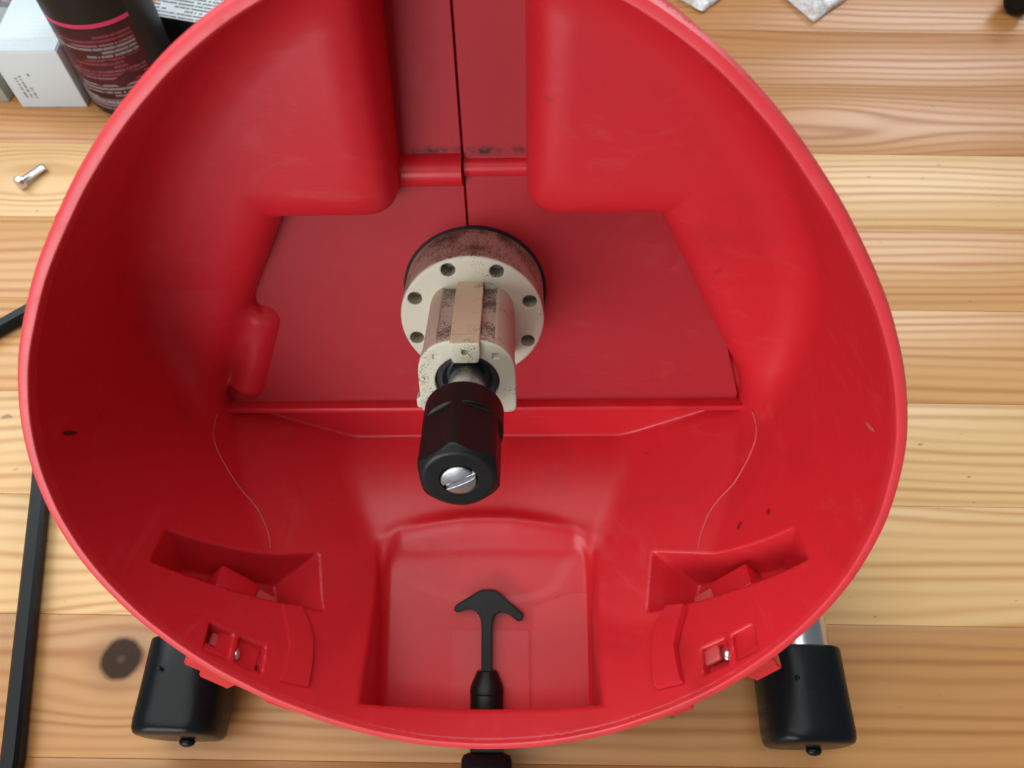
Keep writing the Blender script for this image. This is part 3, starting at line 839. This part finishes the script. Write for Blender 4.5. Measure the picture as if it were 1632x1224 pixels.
def dark_carton_mat():
    m = NT('black_white_carton'); co = m.coords('Object'); x, y, z = m.sep(co)
    geo = m.n('ShaderNodeNewGeometry'); vt = m.n('ShaderNodeVectorTransform'); vt.vector_type = 'NORMAL'; vt.convert_from = 'WORLD'; vt.convert_to = 'OBJECT'
    m.l(geo.outputs['True Normal'], vt.inputs[0]); nx, ny, nz = m.sep(vt.outputs[0])
    top = m.math('GREATER_THAN', nz, 0.6)
    pm = print_mask(m, x, y, 190, 5.0, 0.40, 7.0, 0.55)
    wt = m.mix(m.math('MULTIPLY', pm, 0.8), (0.60, 0.66, 0.67), (0.05, 0.05, 0.06))
    c = m.mix(top, (0.012, 0.012, 0.014), wt)
    m.set(col=c, rough=0.35); return m.m
carton('black_carton', -0.3800, -0.240, 0.7080, 0.83, 0.050, dark_carton_mat(), radians(-13), 'black carton with white printed top standing behind the bottle', False)

# ------------------------------------------------------------------ bottle
def label_mat():
    m = NT('bottle_label'); co = m.coords('Object'); x, y, z = m.sep(co)
    a = m.math('MULTIPLY', m.math('ARCTAN2', x, m.math('MULTIPLY', y, -1.0)), 0.0472)   # metres round the front
    base = m.ramp(m.math('MULTIPLY', z, 8.0), [(0.0, (0.010, 0.010, 0.011)), (0.14, (0.022, 0.005, 0.008)), (0.45, (0.060, 0.004, 0.013)), (0.80, (0.040, 0.004, 0.011)), (0.86, (0.006, 0.006, 0.007))])
    edge = m.math('GREATER_THAN', a, 0.034)
    base = m.mix(edge, base, (0.014, 0.014, 0.016))
    rows = print_mask(m, a, z, 250, 2.0, 0.36, 9.0, 0.62)
    blocks = m.noise(m.comb(m.math('MULTIPLY', a, 30.0), m.math('MULTIPLY', z, 55.0), 3.0), 1.0, 1, 0.4)
    pm = m.math('MULTIPLY', m.math('MULTIPLY', rows, m.math('GREATER_THAN', blocks, 0.40)), m.math('MULTIPLY', within(m, z, 0.012, 0.096), m.math('LESS_THAN', a, 0.030)))
    pc = m.mix(m.math('GREATER_THAN', m.noise(m.comb(1.0, m.math('MULTIPLY', z, 70.0), 2.0), 1.0, 1, 0.4), 0.5), (0.30, 0.27, 0.28), (0.26, 0.045, 0.07))
    c = m.mix(m.math('MULTIPLY', pm, 0.60), base, pc)
    grey = m.math('MULTIPLY', within(m, z, 0.016, 0.026), m.math('LESS_THAN', a, 0.030))
    c = m.mix(m.math('MULTIPLY', grey, 0.22), c, (0.4, 0.4, 0.4))
    band = m.math('MULTIPLY', within(m, z, 0.1035, 0.1075), m.math('LESS_THAN', a, 0.034))
    c = m.mix(band, c, (0.55, 0.035, 0.12))
    m.set(col=c, rough=0.42, spec=0.28); return m.m
M_LABEL = label_mat()
bt = empty('dark_bottle', (-0.392, 0.672, 0)); bt.rotation_euler = (0, 0, radians(14))
tag(bt, 'dark round bottle with maroon fine print label and pink band', 'bottle')
lathe_obj('bottle_body', [(0.040, 0.0), (0.0445, 0.0015), (0.0468, 0.006), (0.0468, 0.135), (0.0455, 0.148), (0.040, 0.162), (0.030, 0.173), (0.018, 0.180), (0.015, 0.185), (0.015, 0.200)], M_BLACKPL, bt, None, 64)
lathe_obj('bottle_label', [(0.0466, 0.0085), (0.0472, 0.0090), (0.0472, 0.1320), (0.0466, 0.1325)], M_LABEL, bt, None, 64, cap=False)
lathe_obj('bottle_cap', [(0.010, 0.192), (0.019, 0.192), (0.019, 0.222), (0.017, 0.224), (0.006, 0.224)], M_BLACKPL, bt, None, 40)

# ------------------------------------------------------------------ crumpled bags and a tool grip at the far edge
def bag_mat():
    m = NT('clear_plastic_bag'); co = m.coords('Object'); n1 = m.noise(co, 55, 3, 0.6, 0.6)
    m.set(col=(0.86, 0.88, 0.90), rough=0.22, alpha=m.ramp(n1, [(0.35, 0.22), (0.65, 0.8)]))
    m.bump(n1, 0.6, 0.004); return m.m
M_BAG = bag_mat()
def bag(name, pts, h, seed, label):
    cx = sum(p[0] for p in pts)/len(pts); cy = sum(p[1] for p in pts)/len(pts)
    e = bpy.data.meshes.new(name); bm = bmesh.new()
    n = 26
    tip, a, b = (Vector((p[0]-cx, p[1]-cy, 0)) for p in pts)
    grid = []
    for i in range(n+1):
        row = []
        for j in range(n+1):
            t = i/n; s_ = j/n
            p = (tip*(1-t) + (a*(1-s_) + b*s_)*t)
            q = Vector((p.x*42 + seed, p.y*42, seed))
            z = 0.002 + h*(sin(pi*s_)**0.5)*(t**0.6)*(0.55 + 0.9*abs(mnoise.noise(q)) + 0.3*mnoise.noise(q*2.7))
            p = p + Vector((mnoise.noise(q*1.3 + Vector((5, 1, 2))), mnoise.noise(q*1.3 + Vector((9, 3, 7))), 0))*0.006*t
            row.append(bm.verts.new((p.x, p.y, max(0.0012, z))))
        grid.append(row)
    for i in range(n):
        for j in range(n): bm.faces.new((grid[i][j], grid[i+1][j], grid[i+1][j+1], grid[i][j+1]))
    bmesh.ops.remove_doubles(bm, verts=bm.verts, dist=1e-5)
    o = bm_obj(name, bm, M_BAG, None, None, smooth=True, angle=28)
    o.location = (cx, cy, 0.001)
    md = o.modifiers.new('film', 'SOLIDIFY'); md.thickness = 0.0004; md.offset = 1
    return tag(o, label, 'plastic bag')
bag('plastic_bag', [(0.3300, 0.792), (0.250, 0.93), (0.470, 0.93)], 0.026, 1.0, 'crumpled clear plastic bag with a pointed corner on the far planks')
bag('plastic_bag', [(0.2080, 0.808), (0.13, 0.88), (0.275, 0.88)], 0.016, 8.0, 'small crumpled clear plastic scrap just behind the red rim')
gr = empty('tool_grip', (0.5835, 0.851, 0)); gr.rotation_euler = (0, 0, radians(-35))
tag(gr, 'black tool grip with grey blade at the top right corner', 'tool')
def grip_sdf(u, v, w):
    return smax(np.sqrt(u*u + (w - 0.017)**2) - (0.0150 + 0.0012*np.sin(v*260)), np.abs(v) - 0.050, 0.008)
sdf_obj('grip', grip_sdf, (-0.019, -0.053, -0.002), (0.019, 0.053, 0.036), 0.0012, M_RUBBER, gr, Matrix())
prism_obj('blade', [(-0.010, 0.046), (0.010, 0.046), (0.007, 0.125), (-0.004, 0.135)], 0.0155, 0.0178, M_DULLSTEEL, gr, Matrix(), 0.0004)
